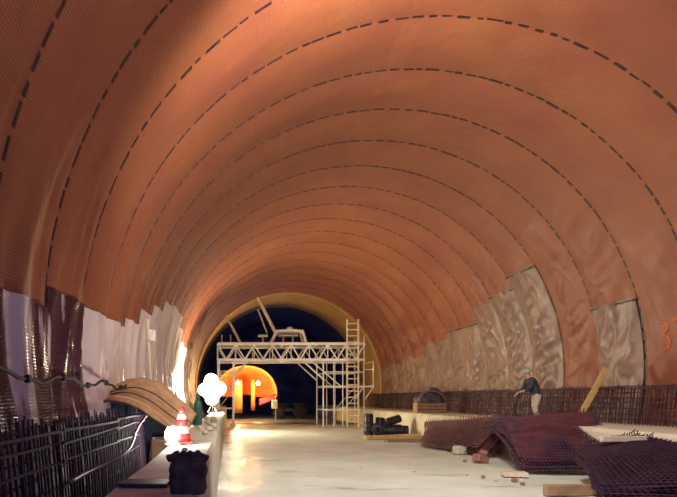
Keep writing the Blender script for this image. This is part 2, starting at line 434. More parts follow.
# kerbs (foundation benches) along both walls
def kerb(name, prof, m, y0, y1, label, n=60):
    mb = MB(); L = len(prof); P = []
    for j in range(n+1):
        y = y0 + (y1-y0)*j/n
        for i, (x, z) in enumerate(prof):
            w = 0.02 if 0 < i < L-1 else 0.0
            P.append((x + w*noise.noise(Vector((y*.8, i*3.1, 1))), y, z + w*noise.noise(Vector((y*.7, i*2.3, 5)))))
    fs = [(j*L+i, (j+1)*L+i, (j+1)*L+i+1, j*L+i+1) for j in range(n) for i in range(L-1)]
    fs += [tuple(range(L)), tuple(range(n*L+L-1, n*L-1, -1))]
    mb.add(P, fs)
    return tag(mb.build(name, m), label, kind='structure')
kerb('trim_2', [(8.72, -0.05), (8.80, 0.95), (8.88, 1.03), (9.9, 1.05), (11.15, 1.06), (11.15, -0.05)], 'kerb', 3.0, 60.0, 'pale concrete bench along the right wall')
kerb('trim_3', [(-1.02, -0.05), (-1.0, 0.93), (-0.95, 0.99), (-0.30, 1.0), (-0.24, 0.95), (-0.22, -0.05)], 'kerb_lefty', 2.0, 60.0, 'grey concrete kerb along the left wall')
mb = MB(); mb.grid(lambda u, v: (-2.3 + 1.3*u, 2 + 50*v, 0.30 + 0.10*fbm(u*3, v*40, 4)), 8, 120)
tag(mb.build('trench_fill', 'trench', smooth=True), 'dark rubble strip between kerb and left wall', 'rubble', kind='structure')

# ------------------------------------------------------------------ starter bars on the benches
def rebar_panel(name, length, n, z0, z1, hz, lean, m='rebar', r=0.011, bend=0.0):
    mb = MB()
    for i in range(n):
        y = length*(i + .5)/n + random.uniform(-.02, .02)
        top = z1 + random.uniform(-.06, .06)
        mb.tube([(0, y, z0), (lean*.4, y + random.uniform(-.02, .02), (z0+top)/2), (lean, y + random.uniform(-.03, .03), top)], r, 4)
    v = mb.mesh('upright_bars')
    mb2 = MB()
    for z, rr in hz:
        mb2.tube([(lean*.4 - .015, -0.15, z + random.uniform(-.02, .02)), (lean*.4 - .015, length/2, z + random.uniform(-.015, .015)), (lean*.4 - .015, length + .15, z + random.uniform(-.02, .02))], rr, 4)
    h = mb2.mesh('cross_bars')
    v.materials.append(MATS[m]); h.materials.append(MATS[m])
    return v, h
panels = [rebar_panel('p', 2.4, 17, 0, 1.0, [(0.12, .010), (0.27, .010), (0.42, .012), (0.58, .012), (0.72, .012), (0.84, .016), (0.94, .022), (0.99, .020)], 0.10) for _ in range(4)]
def put_panel(kind, loc, rz, label, group, pn):
    t = thing('rebar_mat', loc, label, 'rebar', group, rz)
    for nm, me in (('upright_bars', pn[0]), ('cross_bars', pn[1])):
        o = bpy.data.objects.new(nm, me); col.objects.link(o); o.parent = t
    return t
i = 0
y = 9.0
while y < 43:
    put_panel('r', (10.72 + random.uniform(-.03, .03), y, 1.055), 0, 'dark upright rebar mesh on the right bench, row against the wall', 'rebar mats along the right wall', panels[i % 4])
    put_panel('r', (10.42 + random.uniform(-.03, .03), y + .07, 1.055), 0, 'dark upright rebar mesh on the right bench, row nearer the floor', 'rebar mats nearer the floor', panels[(i + 1) % 4]); i += 1; y += 2.42
panels_l = [rebar_panel('q', 2.4, 20, 0, 1.25, [(0.12, .012), (0.3, .012), (0.5, .012), (0.7, .014), (0.9, .014), (1.08, .014), (1.18, .016)], -0.10, 'rebar_dark', .012) for _ in range(3)]
y = 3.0; i = 0
while y < 9.5:
    if y < 8: put_panel('l', (-1.42 + random.uniform(-.05, .05), y, 0.28), 0, 'dark rebar mesh standing in the left trench, row beside the kerb', 'rebar mats beside the left kerb', panels_l[i % 3])
    put_panel('l', (-1.80 + random.uniform(-.05, .05), y + .1, 0.28), 0, 'dark rebar mesh standing in the left trench, row beside the wall', 'rebar mats beside the left wall', panels_l[(i+1) % 3])
    i += 1; y += 2.45
# hose drooping in front of the left mesh, cable along the left wall
mb = MB(); pts = []
for k in range(25):
    t = k/24; pts.append((-1.22 - 0.05*math.sin(t*9), 4.6 + 4.4*t, 1.10 + 0.38*(t**2.2) - 0.05*math.sin(t*3.1)))
mb.tube(pts, 0.018, 6)
tag(mb.build('hose', 'hose_grey', smooth=True), 'grey hose sagging across the dark mesh at lower left', 'hose')
mb = MB(); pts = []
for k in range(60):
    t = k/59; y = 5 + 16*t; pts.append((-2.14, y, 1.98 + 0.05*math.sin(y*2.6) + 0.02*math.sin(y*7)))
mb.tube(pts, 0.022, 5)
cb = tag(mb.build('power_cable', 'black_rubber', smooth=True), 'black power cable strung along the left wall', 'cable')
for k in range(0, 60, 5):
    MB().chbox((pts[k][0] + .01, pts[k][1], pts[k][2]), (.06, .10, .09), .015).build('cable_clip', 'black_rubber', cb)

# ------------------------------------------------------------------ work lights
def floodlight(parent, loc, aim, w=0.42, h=0.32, lens='lens_white'):
    """one lamp head: shell with cooling fins > lens, visor"""
    d = Vector(aim).normalized()
    q = d.to_track_quat('-Z', 'Y').to_matrix()
    c = Vector(loc)
    mb = MB(); k = w/2
    mb.lathe([(0, .20*w/.4), (k*.35, .20*w/.4), (k*.75, .13*w/.4), (k, 0.02), (k*1.06, -.02), (k*1.06, -.035), (k*.98, -.035), (k*.96, .0)], c, 24, q)
    for e in range(5): mb.box(c + q @ Vector(((e-2)*w*.12, 0, .20*w/.4)), (.012, w*.5, .09), q)
    hd = mb.build('lamp_head', 'lamp_shell', parent, True)
    MB().lathe([(k*.97, -.012), (k*.8, -.05), (k*.45, -.075), (0, -.085)], c, 24, q).build('lens', lens, hd, True)
    return hd

t = thing('work_light', (LAMP_KERB[0], LAMP_KERB[1], 1.0), 'blazing white work light cluster on a stand beside the gantry', 'work light')
mb = MB()
mb.bar((0, 0, 0.28), (0, 0, 1.45), .025, 8)
mb.build('mast', 'pale_steel', t)
for k in range(3):
    a = R(90 + 120*k); MB().bar((0, 0, .5), (.42*math.cos(a)*.6, .42*math.sin(a), 0.0), .016, 6).build('leg', 'pale_steel', t)
MB().bar((-.55, -.02, 1.0), (.55, -.02, 1.0), .02, 6).build('cross_bar', 'pale_steel', t)
MB().bar((-.30, -.02, 0.6), (.30, -.02, 0.6), .02, 6).build('cross_bar', 'pale_steel', t)
for (x, z, ax, w) in ((-.42, 1.18, -.1, .66), (.40, 1.24, .25, .70), (-.04, 1.66, .1, .72), (-.02, 0.72, .1, .70), (-.02, 1.18, .1, 1.12)):  # extra oversized heads added to draw the lamp's spreading glare
    floodlight(t, (x, -.16 - (.12 if w > .7 else 0), z), (ax, -1, .06), w)
lamp('work_light_beam', (0.05, -.72, 1.15), P_KERB, WARM, t, size=0.30)

t = thing('caged_lamp', (LAMP_CONE[0], LAMP_CONE[1], 1.0), 'small glaring caged lamp on the kerb beside the traffic cone', 'lamp')
MB().lathe([(0, .06), (.07, .07), (.105, .14), (.10, .20), (.06, .265), (0, .285)], n=20).build('bulb', 'lens_white', t, True)
mb = MB()
for k in range(6):
    a = k*math.pi/3; mb.tube([(.125*math.cos(a)*q, .125*math.sin(a)*q, z) for q, z in ((.7, .04), (1, .12), (1, .2), (.6, .29), (.0, .31))], .005, 4)
mb.build('wire_cage', 'lamp_shell', t)
MB().lathe([(.13, 0), (.13, .025), (.09, .04), (.06, .07), (0, .07)], n=20).build('base', 'lamp_shell', t, True)
lamp('floodlight_beam', (-.02, -.19, .24), P_CONE, (1, .93, .84), t, size=.07)

t = thing('fill_mast_light', (FILL_MAST[0], FILL_MAST[1], 0), 'added fill lamp on a mast, unseen behind the camera at the left kerb', 'work light')
MB().bar((0, 0, .0), (0, 0, 3.8), .035, 8).build('mast', 'pale_steel', t)
for k in range(3):
    a = R(30 + 120*k); MB().bar((0, 0, 1.5), (.5*math.cos(a), .5*math.sin(a), .3), .02, 6).build('leg', 'pale_steel', t)
floodlight(t, (.12, .10, 3.9), (.46, .78, .42), .5)
lamp('fill_mast_beam', (.30, .32, 3.9), P_FILL_MAST, FILL_MASTC, t, 'SPOT', .15, (.46, .78, .42), 100, 1.0)

t = thing('fill_vault_light', (FILL_VAULT[0], FILL_VAULT[1], 9.35), 'added fill lamp hung from the tunnel crown, unseen above the view', 'work light')
MB().bar((0, 0, .05), (0, 0, -2.2), .03, 8).build('hanger', 'pale_steel', t)
floodlight(t, (.1, 0, -2.35), (.16, .42, -.88), .5)
floodlight(t, (-.2, .12, -2.2), (.02, .97, .02), .5)
lamp('fill_vault_beam', (.15, .10, -2.65), P_FILL_VAULT, (1.0, .95, .86), t, 'SPOT', .2, (.16, .48, -.85), 100, .7)
lamp('fill_vault_beam', (-.2, .50, -2.2), P_FILL_AHEAD, (1.0, .88, .70), t, 'SPOT', .2, (.02, .97, .04), 150, 1.0)  # second added beam, aimed along the vault as fill

# ------------------------------------------------------------------ left kerb objects
# canvas hood
t = thing('canvas_hood', (-1.75, 11.6, 1.0), 'tan canvas hood arched over a dark hollow beside the left kerb', 'canvas cover')
def hood(u, v):
    # u across the hood from its left tip to its right foot, v from the front lip backwards
    a = u
    x = -0.78 + 1.62*a - 0.05*v + 0.25*v*a
    z = 0.64 + 0.10*math.sin(math.pi*min(1, a*1.3)) - 0.66*a**1.7 + v*(0.60*math.sin(math.pi*(0.15 + 0.62*a))) + 0.02*fbm(u*4, v*6, 2)
    y = -0.35 + 1.7*v + 0.25*a
    z += 0.03*math.sin(v*9.0)
    return Vector((x, y, z))
mb = MB(); mb.grid(hood, 30, 26); mb.build('cover', 'canvas', t, True, .02)
for vv, m, r in ((0.0, 'canvas_hem', .022), (0.14, 'canvas_edge', .022), (0.36, 'canvas_hem', .016), (0.62, 'canvas_hem', .014)):
    mb = MB(); mb.tube([hood(k/24, vv) + Vector((0, -.012, .016)) for k in range(25)], r, 6); mb.build('hoop', m, t, True)
for u in (0.05, 0.42, 0.93):
    p = hood(u, 0.05); mb = MB(); mb.bar(p, (p.x - .02, p.y, -0.6 if p.x < 0.6 else 0.0), .016, 6); mb.build('prop', 'rebar', t)
mb = MB(); mb.grid(lambda u, v: hood(u, .30) * (1 - v) + Vector((hood(u, .3).x, hood(u, .3).y, -.62 if u < .6 else 0.0)) * v + Vector((0, 0, -.03)), 20, 5); mb.build('hood_shade', 'navy_board', t, True, .01)  # dark sheet added to draw the shade inside the hollow
# rough stack of timber under it
t2 = thing('timber_stub', (-1.28, 11.55, .36), 'short rough brown timber block under the canvas hood', 'timber')
MB().chbox((0, 0, .30), (.38, .6, .60), .03).build('block', 'timber_brown', t2)

# traffic cone
t = thing('traffic_cone', (-0.78, 9.9, 1.0), 'red and white banded traffic cone on the left kerb', 'traffic cone')
MB().chbox((0, 0, .02), (.40, .40, .04), .012).build('base', 'cone_red', t)
def cr(z): return .165 - .125*z/.60
bands = [(.04, .17, 'cone_red'), (.17, .29, 'white_plastic'), (.29, .40, 'cone_red'), (.40, .49, 'white_plastic'), (.49, .60, 'cone_red')]
for a, b, m in bands:
    prof = [(cr(a), a), (cr(b), b)] + ([(.012, b + .008)] if b == .60 else [])
    MB().lathe(prof, n=24).build('band', m, t, True)
# dark rubble sack
t = thing('rubble_sack', (-0.325, 4.75, 1.0), 'dark bulging rubble sack with two tied corners on the kerb', 'sack')
mb = MB()
def sackf(u, v):
    a = 2*math.pi*u; z = .31*v
    rr = (.142 + .020*math.sin(v*3.0) - .02*v)*(1.0 if v < .93 else .75)
    ca, sa = math.cos(a), math.sin(a)
    k = (abs(ca)**3 + abs(sa)**3)**(-1/3.0)
    d = 1 + .10*fbm(ca*2, sa*2, v*4)
    return (rr*k*ca*d*.96, rr*k*sa*d*.8, z)
mb.grid(sackf, 36, 18)
top = [sackf(k/36, 1.0) for k in range(36)]
mb.add(top + [(0, 0, .30)], [(k, (k+1) % 36, 36) for k in range(36)])
mb.build('body', 'sack', t, True)
for sx, ln in ((-1, .075), (1, .06)):
    mb = MB(); mb.tube([(sx*.05, -.03, .265), (sx*.10, -.04, .29), (sx*.13, -.04, .285), (sx*.15, -.03, .26 + ln*.2)], [.045, .040, .026, .034], 8); mb.build('tied_corner', 'sack', t, True)
mb = MB(); mb.tube([(-.10 + .02*k, -.05 + .02*math.sin(k*1.7), .31 + .012*math.sin(k*2.3)) for k in range(11)], .024, 7); mb.build('folded_mouth', 'sack', t, True)
# gas cylinder further along
t = thing('gas_cylinder', (-0.86, 16.6, 1.0), 'dark green gas cylinder standing on the kerb behind the cone', 'gas cylinder')
MB().lathe([(.10, 0), (.115, .02), (.115, .55), (.10, .64), (.05, .70), (.035, .72)], n=20).build('body', 'gas_green', t, True)
MB().lathe([(.02, .72), (.02, .78), (.045, .78), (.045, .81), (.0, .82)], n=14).build('valve', 'brass', t, True)
MB().lathe([(.05, .70), (.06, .72), (.06, .86), (.052, .86), (.052, .72)], n=16).build('collar', 'gas_green', t, True)
# navy board flat on the kerb
t = thing('board', (-0.72, 5.15, 1.005), 'dark navy board lying flat at the front of the kerb', 'board')
MB().chbox((0, 0, .015), (.42, .30, .03), .006, rotm('Z', -4)).build('panel', 'navy_board', t)
# pale stake with a flap by the left wall
t = thing('wall_stake', (-2.02, 15.6, 0.3), 'thin pale timber stake with a flap of sheet at the left wall', 'stake')
MB().box((0, 0, 1.75), (.05, .05, 3.5), rotm('Y', -3)).build('post', 'cream_pole', t)
mb = MB(); mb.grid(lambda u, v: (-.10 + .22*u, -.03 + .03*math.sin(u*5 + v*3), 3.25 - .30*v - .05*u), 6, 6); mb.build('flap', 'white_plastic', t, True, .004)
# loose stones and clods on the kerb and floor
def rock(name, loc, s, m, label, group, seed, sq=(1, 1, .7)):
    mb = MB(); n = 9; rows = 6
    def f(u, v):
        a = 2*math.pi*u; b = math.pi*(v - .5)
        p = Vector((math.cos(a)*math.cos(b)*sq[0], math.sin(a)*math.cos(b)*sq[1], math.sin(b)*sq[2]))
        return p*s*(1 + .28*noise.noise(p*2.1 + Vector((seed, 0, 0)))) + Vector((0, 0, s*sq[2]*.8))
    mb.grid(f, n, rows); o = mb.build(name, m); o.location = loc
    return tag(o, label, 'stone', group)
for k, (x, y, s) in enumerate([(-.62, 8.4, .05), (-.5, 12.4, .07), (-.45, 13.6, .09), (-.7, 14.4, .08), (-.4, 15.3, .10), (-.62, 17.5, .09), (-.5, 19.5, .12), (-.75, 20.4, .10)]):
    rock('stone', (x, y, 1.0), s, 'stone', 'small loose stone lying on the left kerb', 'stones on the left kerb', k*3.3)

# ------------------------------------------------------------------ gantry
GY0, GY1 = 36.9, 39.6
g = thing('gantry', (3.8, 38.2, 0), 'white steel lattice portal gantry spanning the tunnel floor', 'gantry')
ox, oy = 3.8, 38.2
def gp(x, y, z): return (x - ox, y - oy, z)
XL, XR = -0.72, 8.35
for yy in (GY0, GY1):
    tr = None
    mb = MB()
    for z in (5.08, 4.10): mb.box(gp((XL+XR)/2, yy, z), (XR-XL, .14, .15))
    tr = mb.build('truss_girder', 'white_steel', g)
    mb = MB(); n = 16; w = (XR-XL)/n
    for k in range(n):
        x = XL + w*k
        mb.bar(gp(x, yy, 4.13 if k % 2 else 5.05), gp(x+w, yy, 5.05 if k % 2 else 4.13), .045, 4)
        if k % 2 == 0: mb.bar(gp(x, yy, 4.1), gp(x, yy, 5.08), .03, 4)
    mb.build('lattice_web', 'white_steel', tr)
for x in (XL + .1, 1.3, 3.4, 5.5, 7.5, XR - .1):
    MB().bar(gp(x, GY0, 4.10), gp(x, GY1, 4.10), .04, 4).build('tie', 'white_steel', g)
    MB().bar(gp(x, GY0, 5.08), gp(x, GY1, 5.08), .04, 4).build('tie', 'white_steel', g)
for k in range(6):
    MB().box(gp((XL+XR)/2, GY0 + .3 + k*.42, 5.18), (XR-XL - .2, .30, .045)).build('deck_plank', 'timber_pale', g)
# legs on the left
for x in (-.66, .28):
    for yy in (GY0, GY1):
        MB().box(gp(x, yy, 2.04), (.13, .13, 4.08)).build('leg', 'white_steel', g)
        MB().chbox(gp(x, yy, .03), (.34, .34, .06), .015).build('foot_plate', 'white_steel', g)
for yy in (GY0, GY1):
    for z in (1.1, 2.3, 3.4): MB().bar(gp(-.66, yy, z), gp(.28, yy, z), .03, 4).build('brace', 'white_steel', g)
    MB().bar(gp(-.66, yy, 1.1), gp(.28, yy, 2.3), .022, 4).build('brace', 'white_steel', g)
    MB().bar(gp(-.66, yy, 3.4), gp(.28, yy, 2.3), .022, 4).build('brace', 'white_steel', g)
    MB().bar(gp(.28, yy, 3.1), gp(1.2, yy, 4.1), .05, 4).build('knee_brace', 'white_steel', g)
# scaffold tower on the right
for x in (5.80, 6.45, 7.0, 8.30):
    for yy in (GY0, GY1):
        MB().bar(gp(x, yy, 0), gp(x, yy, 4.1 if x < 8 else 5.6), .045 if x in (5.80, 8.30) else .032, 6).build('leg', 'white_steel', g)
for yy in (GY0, GY1):
    for z in (1.0, 2.45, 3.35): MB().bar(gp(5.8, yy, z), gp(8.9 if z == 2.45 else 8.3, yy, z), .04, 4).build('brace', 'white_steel', g)
    MB().bar(gp(4.5, yy, 4.08), gp(5.8, yy, 2.9), .05, 4).build('knee_brace', 'white_steel', g)
    MB().bar(gp(5.0, yy, 4.08), gp(6.9, yy, 2.45), .035, 4).build('knee_brace', 'white_steel', g)
    MB().bar(gp(7.0, yy, 1.0), gp(8.3, yy, 2.45), .025, 4).build('brace', 'white_steel', g)
    MB().bar(gp(8.88, yy, 2.4), gp(8.88, yy, 4.0), .03, 4).build('handrail', 'white_steel', g)
    MB().bar(gp(8.3, yy, 3.5), gp(8.88, yy, 3.5), .025, 4).build('handrail', 'white_steel', g)
    MB().bar(gp(8.3, yy, 1.6), gp(8.88, yy, 2.4), .03, 4).build('brace', 'white_steel', g)
for k in range(4):
    MB().box(gp(7.35, GY0 + .35 + k*.62, 2.50), (3.0, .5, .05)).build('deck_plank', 'timber_pale', g)
MB().bar(gp(8.88, GY0, 4.0), gp(8.88, GY1, 4.0), .03, 4).build('handrail', 'white_steel', g)
# tilting arms and the saddle frame on top
MB().bar(gp(1.82, 38.0, 8.12), gp(3.04, 38.0, 5.70), .11, 6).build('tilting_arm', 'cream_pole', g)
MB().bar(gp(1.86, 38.8, 7.50), gp(2.46, 38.8, 5.95), .055, 6).build('tilting_arm', 'cream_pole', g)
MB().bar(gp(-.18, 38.0, 6.98), gp(.78, 38.0, 5.12), .085, 6).build('tilting_arm', 'cream_pole', g)
for yy in (37.6, 38.9):
    mb = MB()
    mb.tube([gp(2.62, yy, 5.16), gp(3.0, yy, 5.95), gp(3.9, yy, 6.0), gp(4.62, yy, 5.95), gp(4.85, yy, 5.16)], .10, 6)
    mb.build('saddle_frame', 'white_steel', g)
for x, z in ((3.0, 5.95), (4.62, 5.95)): MB().bar(gp(x, 37.6, z), gp(x, 38.9, z), .06, 6).build('tie', 'white_steel', g)
MB().chbox(gp(3.85, 38.2, 6.14), (.34, .5, .24), .04).build('winch', 'white_steel', g)
for x in (2.15, 3.45, 4.05):
    mb = MB(); mb.box(gp(x, 38.1, 5.70), (.62, .5, .10)); mb.bar(gp(x, 38.1, 5.18), gp(x, 38.1, 5.70), .07, 6); mb.build('jack', 'pale_steel', g)
for x in (-.45, .1): MB().bar(gp(x, 38.0, 5.16), gp(x, 38.0, 5.75), .04, 6).build('guard_post', 'pale_steel', g)

# ladder
t = thing('ladder', (7.55, 36.62, 0), 'tall white ladder leaning on the right end of the gantry', 'ladder')
for sx in (-1, 1):
    MB().box((sx*.34, 0.0, 3.28), (.10, .07, 6.56)).build('rail', 'cream_pole', t)
for k in range(17):
    MB().bar((-.34, 0, .30 + .375*k), (.34, 0, .30 + .375*k), .042, 6).build('rung', 'cream_pole', t)

# ------------------------------------------------------------------ orange shelter with lamps, dark machine, far lamps
DX, DY = 1.35, 47.5
t = thing('orange_shelter', (DX, DY, 0), 'glowing orange sheet hood with red hem beyond the gantry', 'shelter')
def dome(u, v):
    a = math.pi*u; k = math.cos(v*math.pi/2*.96)
    x = -2.45*math.cos(a)*(1 if a > 1.57 else 1.0)
    rr = k
    z = 1.85 + 2.45*math.sin(a)**.85*rr
    return (x*(0.35 + 0.65*rr), 2.6*math.sin(v*math.pi/2), z)
mb = MB(); mb.grid(dome, 40, 16); mb.build('hood', 'orange_sheet', t, True, .04)
mb = MB(); mb.tube([dome(k/40, 0) for k in range(41)], .07, 6); mb.build('rim', 'orange_sheet', t, True)
mb = MB(); mb.grid(lambda u, v: (1.05 + 1.35*u, -.05 + .3*v, 1.15 + .55*u + .55*v*(1 - .3*u)), 8, 6); mb.build('hem', 'red_sheet', t, True, .03)
for x0, x1, zb in ((-2.4, -2.1, .8), (-1.0, -.30, .55), (.42, .72, .75)):
    mb = MB(); mb.grid(lambda u, v: (x0 + (x1-x0)*u, .25 + .07*math.sin(u*9), zb + (3.2-zb)*v), 12, 6); mb.build('curtain', 'orange_sheet', t, True, .02)
for sx in (-2.4, 2.35): MB().bar((sx, 0, 0), (sx, 0, 1.9), .05, 6).build('post', 'pale_steel', t)
MB().chbox((2.25, -.1, 1.25), (.45, .4, .7), .04).build('counterweight', 'white_plastic', t)
for x in (-.66, .95):
    ld = thing('hanging_lamp', (DX + x, DY - .25, 2.9), 'bright yellow lamp inside the orange hood, ' + ('left one' if x < 0 else 'right one'), 'lamp', 'lamps in the orange hood')
    MB().lathe([(0, -.17), (.12, -.12), (.17, 0), (.12, .12), (0, .17)], n=16).build('bulb', 'lens_yellow', ld, True)
    MB().lathe([(.09, .11), (.10, .22), (.03, .26), (.015, .5)], n=12).build('holder', 'lamp_shell', ld, True)
    lamp('hanging_lamp_glow', (0, -.35, 0), 420, (1.0, .66, .28), ld, size=.2)
# machine in the hood's shadow: low dumper
t = thing('site_dumper', (5.2, 51.0, 0), 'small dark wheeled dumper parked in shadow behind the gantry', 'vehicle')
MB().chbox((0, 0, .75), (2.1, 1.2, .35), .06).build('chassis', 'machine_dark', t)
mb = MB(); mb.add([(-1.5,-.6,.8),(-.3,-.6,.8),(-.3,.6,.8),(-1.5,.6,.8),(-1.75,-.75,1.35),(-.15,-.75,1.3),(-.15,.75,1.3),(-1.75,.75,1.35),(-1.65,-.65,1.30),(-.25,-.65,1.26),(-.25,.65,1.26),(-1.65,.65,1.30),(-1.4,-.5,.95),(-.4,-.5,.95),(-.4,.5,.95),(-1.4,.5,.95)],
    [(3,2,1,0),(0,1,5,4),(1,2,6,5),(2,3,7,6),(3,0,4,7),(4,5,9,8),(5,6,10,9),(6,7,11,10),(7,4,8,11),(8,9,13,12),(9,10,14,13),(10,11,15,14),(11,8,12,15),(12,13,14,15)]); mb.build('skip', 'machine_dark', t)
MB().chbox((.65, 0, 1.10), (.9, .9, .55), .08).build('engine_hood', 'machine_dark', t)
MB().chbox((.05, 0, 1.2), (.35, .5, .12), .04).build('seat', 'black_rubber', t)
mb = MB(); mb.tube([(-.1, 0, .9), (-.2, 0, 1.5)], .03, 6); mb.tube([(-.2 + .16*math.cos(a*.5236)*.3, .16*math.sin(a*.5236), 1.5 + .16*math.cos(a*.5236)) for a in range(13)], .02, 6); mb.build('steering_wheel', 'black_rubber', t)
for x, r in ((-1.0, .48), (.75, .62)):
    for sy in (-.78, .78):
        w = MB().lathe([(r*.45, -.16), (r*.9, -.16), (r, -.09), (r, .09), (r*.9, .16), (r*.45, .16)], (x, sy, r), 24, rotm('X', 90)).build('wheel', 'black_rubber', t, True)
        MB().lathe([(r*.42, -.14), (r*.45, .0), (r*.42, .14)], (x, sy, r), 16, rotm('X', 90)).build('hub', 'hub_pale', w, True)
for k, (x, z, lab) in enumerate(((1.55, 6.95, 'dim bluish lamp on the dark vault left of the saddle frame'), (7.7, 7.05, 'dim bluish lamp on the dark vault right of the saddle frame'))):
    ld = thing('vault_lamp', (x, 61.2, z), lab, 'lamp', 'dim lamps on the far face')
    MB().lathe([(.0, -.06), (.14, -.05), (.24, .02), (.20, .10), (0, .12)], (0, -.2, 0), 14, rotm('X', 90)).build('glass', 'lens_dim', ld, True)
    MB().chbox((0, .25, 0), (.44, .8, .44), .05).build('housing', 'lamp_shell', ld)
lamp('far_fill_light', (4.4, 57.0, 4.6), 70, (0.36, 0.46, 1.0), None, size=.3)  # added bluish fill in mid-air to lift the dark far end

# ------------------------------------------------------------------ black rolls and boards in front of the right bench
def roll(loc, r, l, axis, label, hole=True, m='black_plastic'):
    t = thing('plastic_roll', loc, label, 'roll', 'black rolls on the floor')
    q = rot_between(axis)
    k = .42; r *= 1.12
    MB().lathe([(r*k, -l/2), (r*.93, -l/2), (r, -l/2 + .03), (r, l/2 - .03), (r*.93, l/2), (r*k, l/2), (r*k, -l/2)], (0, 0, 0), 24, q).build('roll_body', m, t, True)
    for s_ in (-.3, .05, .33): MB().lathe([(r*1.005, s_*l), (r*1.03, s_*l + .015), (r*1.03, s_*l + .05), (r*1.005, s_*l + .065)], (0, 0, 0), 24, q).build('strap', 'black_rubber', t, True)
    MB().lathe([(r*k*.99, -l/2 + .02), (r*k*.99, l/2 - .02), (r*k*.85, l/2 - .02), (r*k*.85, -l/2 + .02)], (0, 0, 0), 18, q).build('core_tube', 'timber_pale' if hole else m, t, True)
    return t
roll((6.72, 28.9, .50), .20, 1.0, (0, 0.02, 1), 'tall black roll standing on end beside the boards', False)
roll((6.60, 28.35, .30), .20, .56, (.1, .05, 1), 'short black roll standing left of the tall one', False)
roll((6.98, 28.2, .29), .25, .7, (.15, 1, 0.0), 'black roll lying with its pale hollow end to the front')
roll((7.25, 28.9, .42), .19, .8, (0.1, 0, 1), 'black roll standing behind the pale-ended roll', False)
roll((7.75, 28.2, .235), .20, 1.3, (1, -.12, 0), 'long black roll lying sideways at the right of the heap', False)
roll((7.72, 28.75, .26), .20, 1.1, (1, .1, 0), 'black roll lying sideways behind the long one', False)
roll((7.78, 28.5, .68), .17, .75, (1, .2, .28), 'black roll perched on top of the two lying ones', False)
def plank(loc, d, rz, label, m='timber_pale', tilt=None, group=None, name='board'):
    t = thing(name, loc, label, 'board', group)
    q = rotm('Z', rz) if tilt is None else tilt
    MB().chbox((0, 0, d[2]/2 if tilt is None else 0), d, .008, q).build('panel', m, t)
    return t
plank((7.7, 27.0, .02), (3.2, .30, .09), 34, 'pale long board on the floor just in front of black rolls')
plank((7.2, 25.6, .02), (3.0, .36, .10), 12, 'yellowish board on the floor, second in front of the rolls', 'timber')
plank((7.3, 24.2, .02), (2.4, .25, .08), 24, 'brownish board on the floor, nearest of the three', 'timber_brown')

# bench objects on the right: leaning plank, worker, tarp bundle, crate
pa, pb = Vector((9.84, 17.0, 1.10)), Vector((10.68, 17.0, 2.60))
dd = (pb - pa); ang = math.degrees(math.atan2(dd.x, dd.z))
t = thing('leaning_plank', (pa.x, pa.y, 1.06), 'yellow timber plank leaning against the rebar on the right bench', 'plank')
MB().chbox((dd.x/2 + .02, 0, dd.z/2 + .03), (.17, .06, dd.length), .01, rotm('Y', ang)).build('panel', 'timber', t)
t = thing('crate', (9.66, 28.9, 1.05), 'low brown slatted crate on the bench under the dark bundle', 'crate')
for k in range(3): MB().box((0, -.35, .09 + .14*k), (1.4, .03, .11)).build('slat', 'timber_brown', t)
for k in range(3): MB().box((0, .35, .09 + .14*k), (1.4, .03, .11)).build('slat', 'timber_brown', t)
for sx in (-.66, .66):
    MB().box((sx, 0, .22), (.05, .66, .44)).build('end_panel', 'timber_brown', t)
MB().box((0, 0, .45), (1.42, .74, .03)).build('lid', 'timber_brown', t)
t = thing('tarp_bundle', (9.66, 28.9, 1.52), 'dark purplish tarpaulin bundle heaped on a crate by the right wall', 'bundle')
mb = MB()
def bundle(u, v):
    a = 2*math.pi*u; b = v*math.pi/2
    rr = math.cos(b)**.7
    d = 1 + .22*fbm(math.cos(a)*2, math.sin(a)*2, v*3)
    return (.72*rr*math.cos(a)*d, .36*rr*math.sin(a)*d, .62*math.sin(b)*(1 + .2*math.cos(a)))
mb.grid(bundle, 30, 12); mb.build('cover', 'tarp_purple', t, True)
mb = MB(); mb.tube([(.62*math.cos(a*.21), -.38, .05 + .52*math.sin(a*.21)) for a in range(16)], .05, 6); mb.build('edge_roll', 'hose_grey', t, True)

# ------------------------------------------------------------------ worker
def skin_obj(name, joints, edges, m, parent, root=0, sub=2):
    me = bpy.data.meshes.new(name); me.from_pydata([j[:3] for j in joints], edges, [])
    o = bpy.data.objects.new(name, me); col.objects.link(o); o.parent = parent
    md = o.modifiers.new('skin', 'SKIN'); md.use_smooth_shade = True
    me.materials.append(MATS[m])
    sv = me.skin_vertices[0].data if me.skin_vertices else None
    if sv is None:
        bpy.context.view_layer.objects.active = o; bpy.ops.mesh.customdata_skin_add(); sv = me.skin_vertices[0].data
    for k, j in enumerate(joints):
        rr = j[3]; sv[k].radius = (rr, rr) if not isinstance(rr, tuple) else rr
        sv[k].use_root = (k == root)
    s2 = o.modifiers.new('sub', 'SUBSURF'); s2.levels = sub; s2.render_levels = sub
    return o
wk = thing('person', (9.28, 18.2, 1.055), 'person in dark jacket and khaki trousers stooping on the right bench with a hose', 'person')
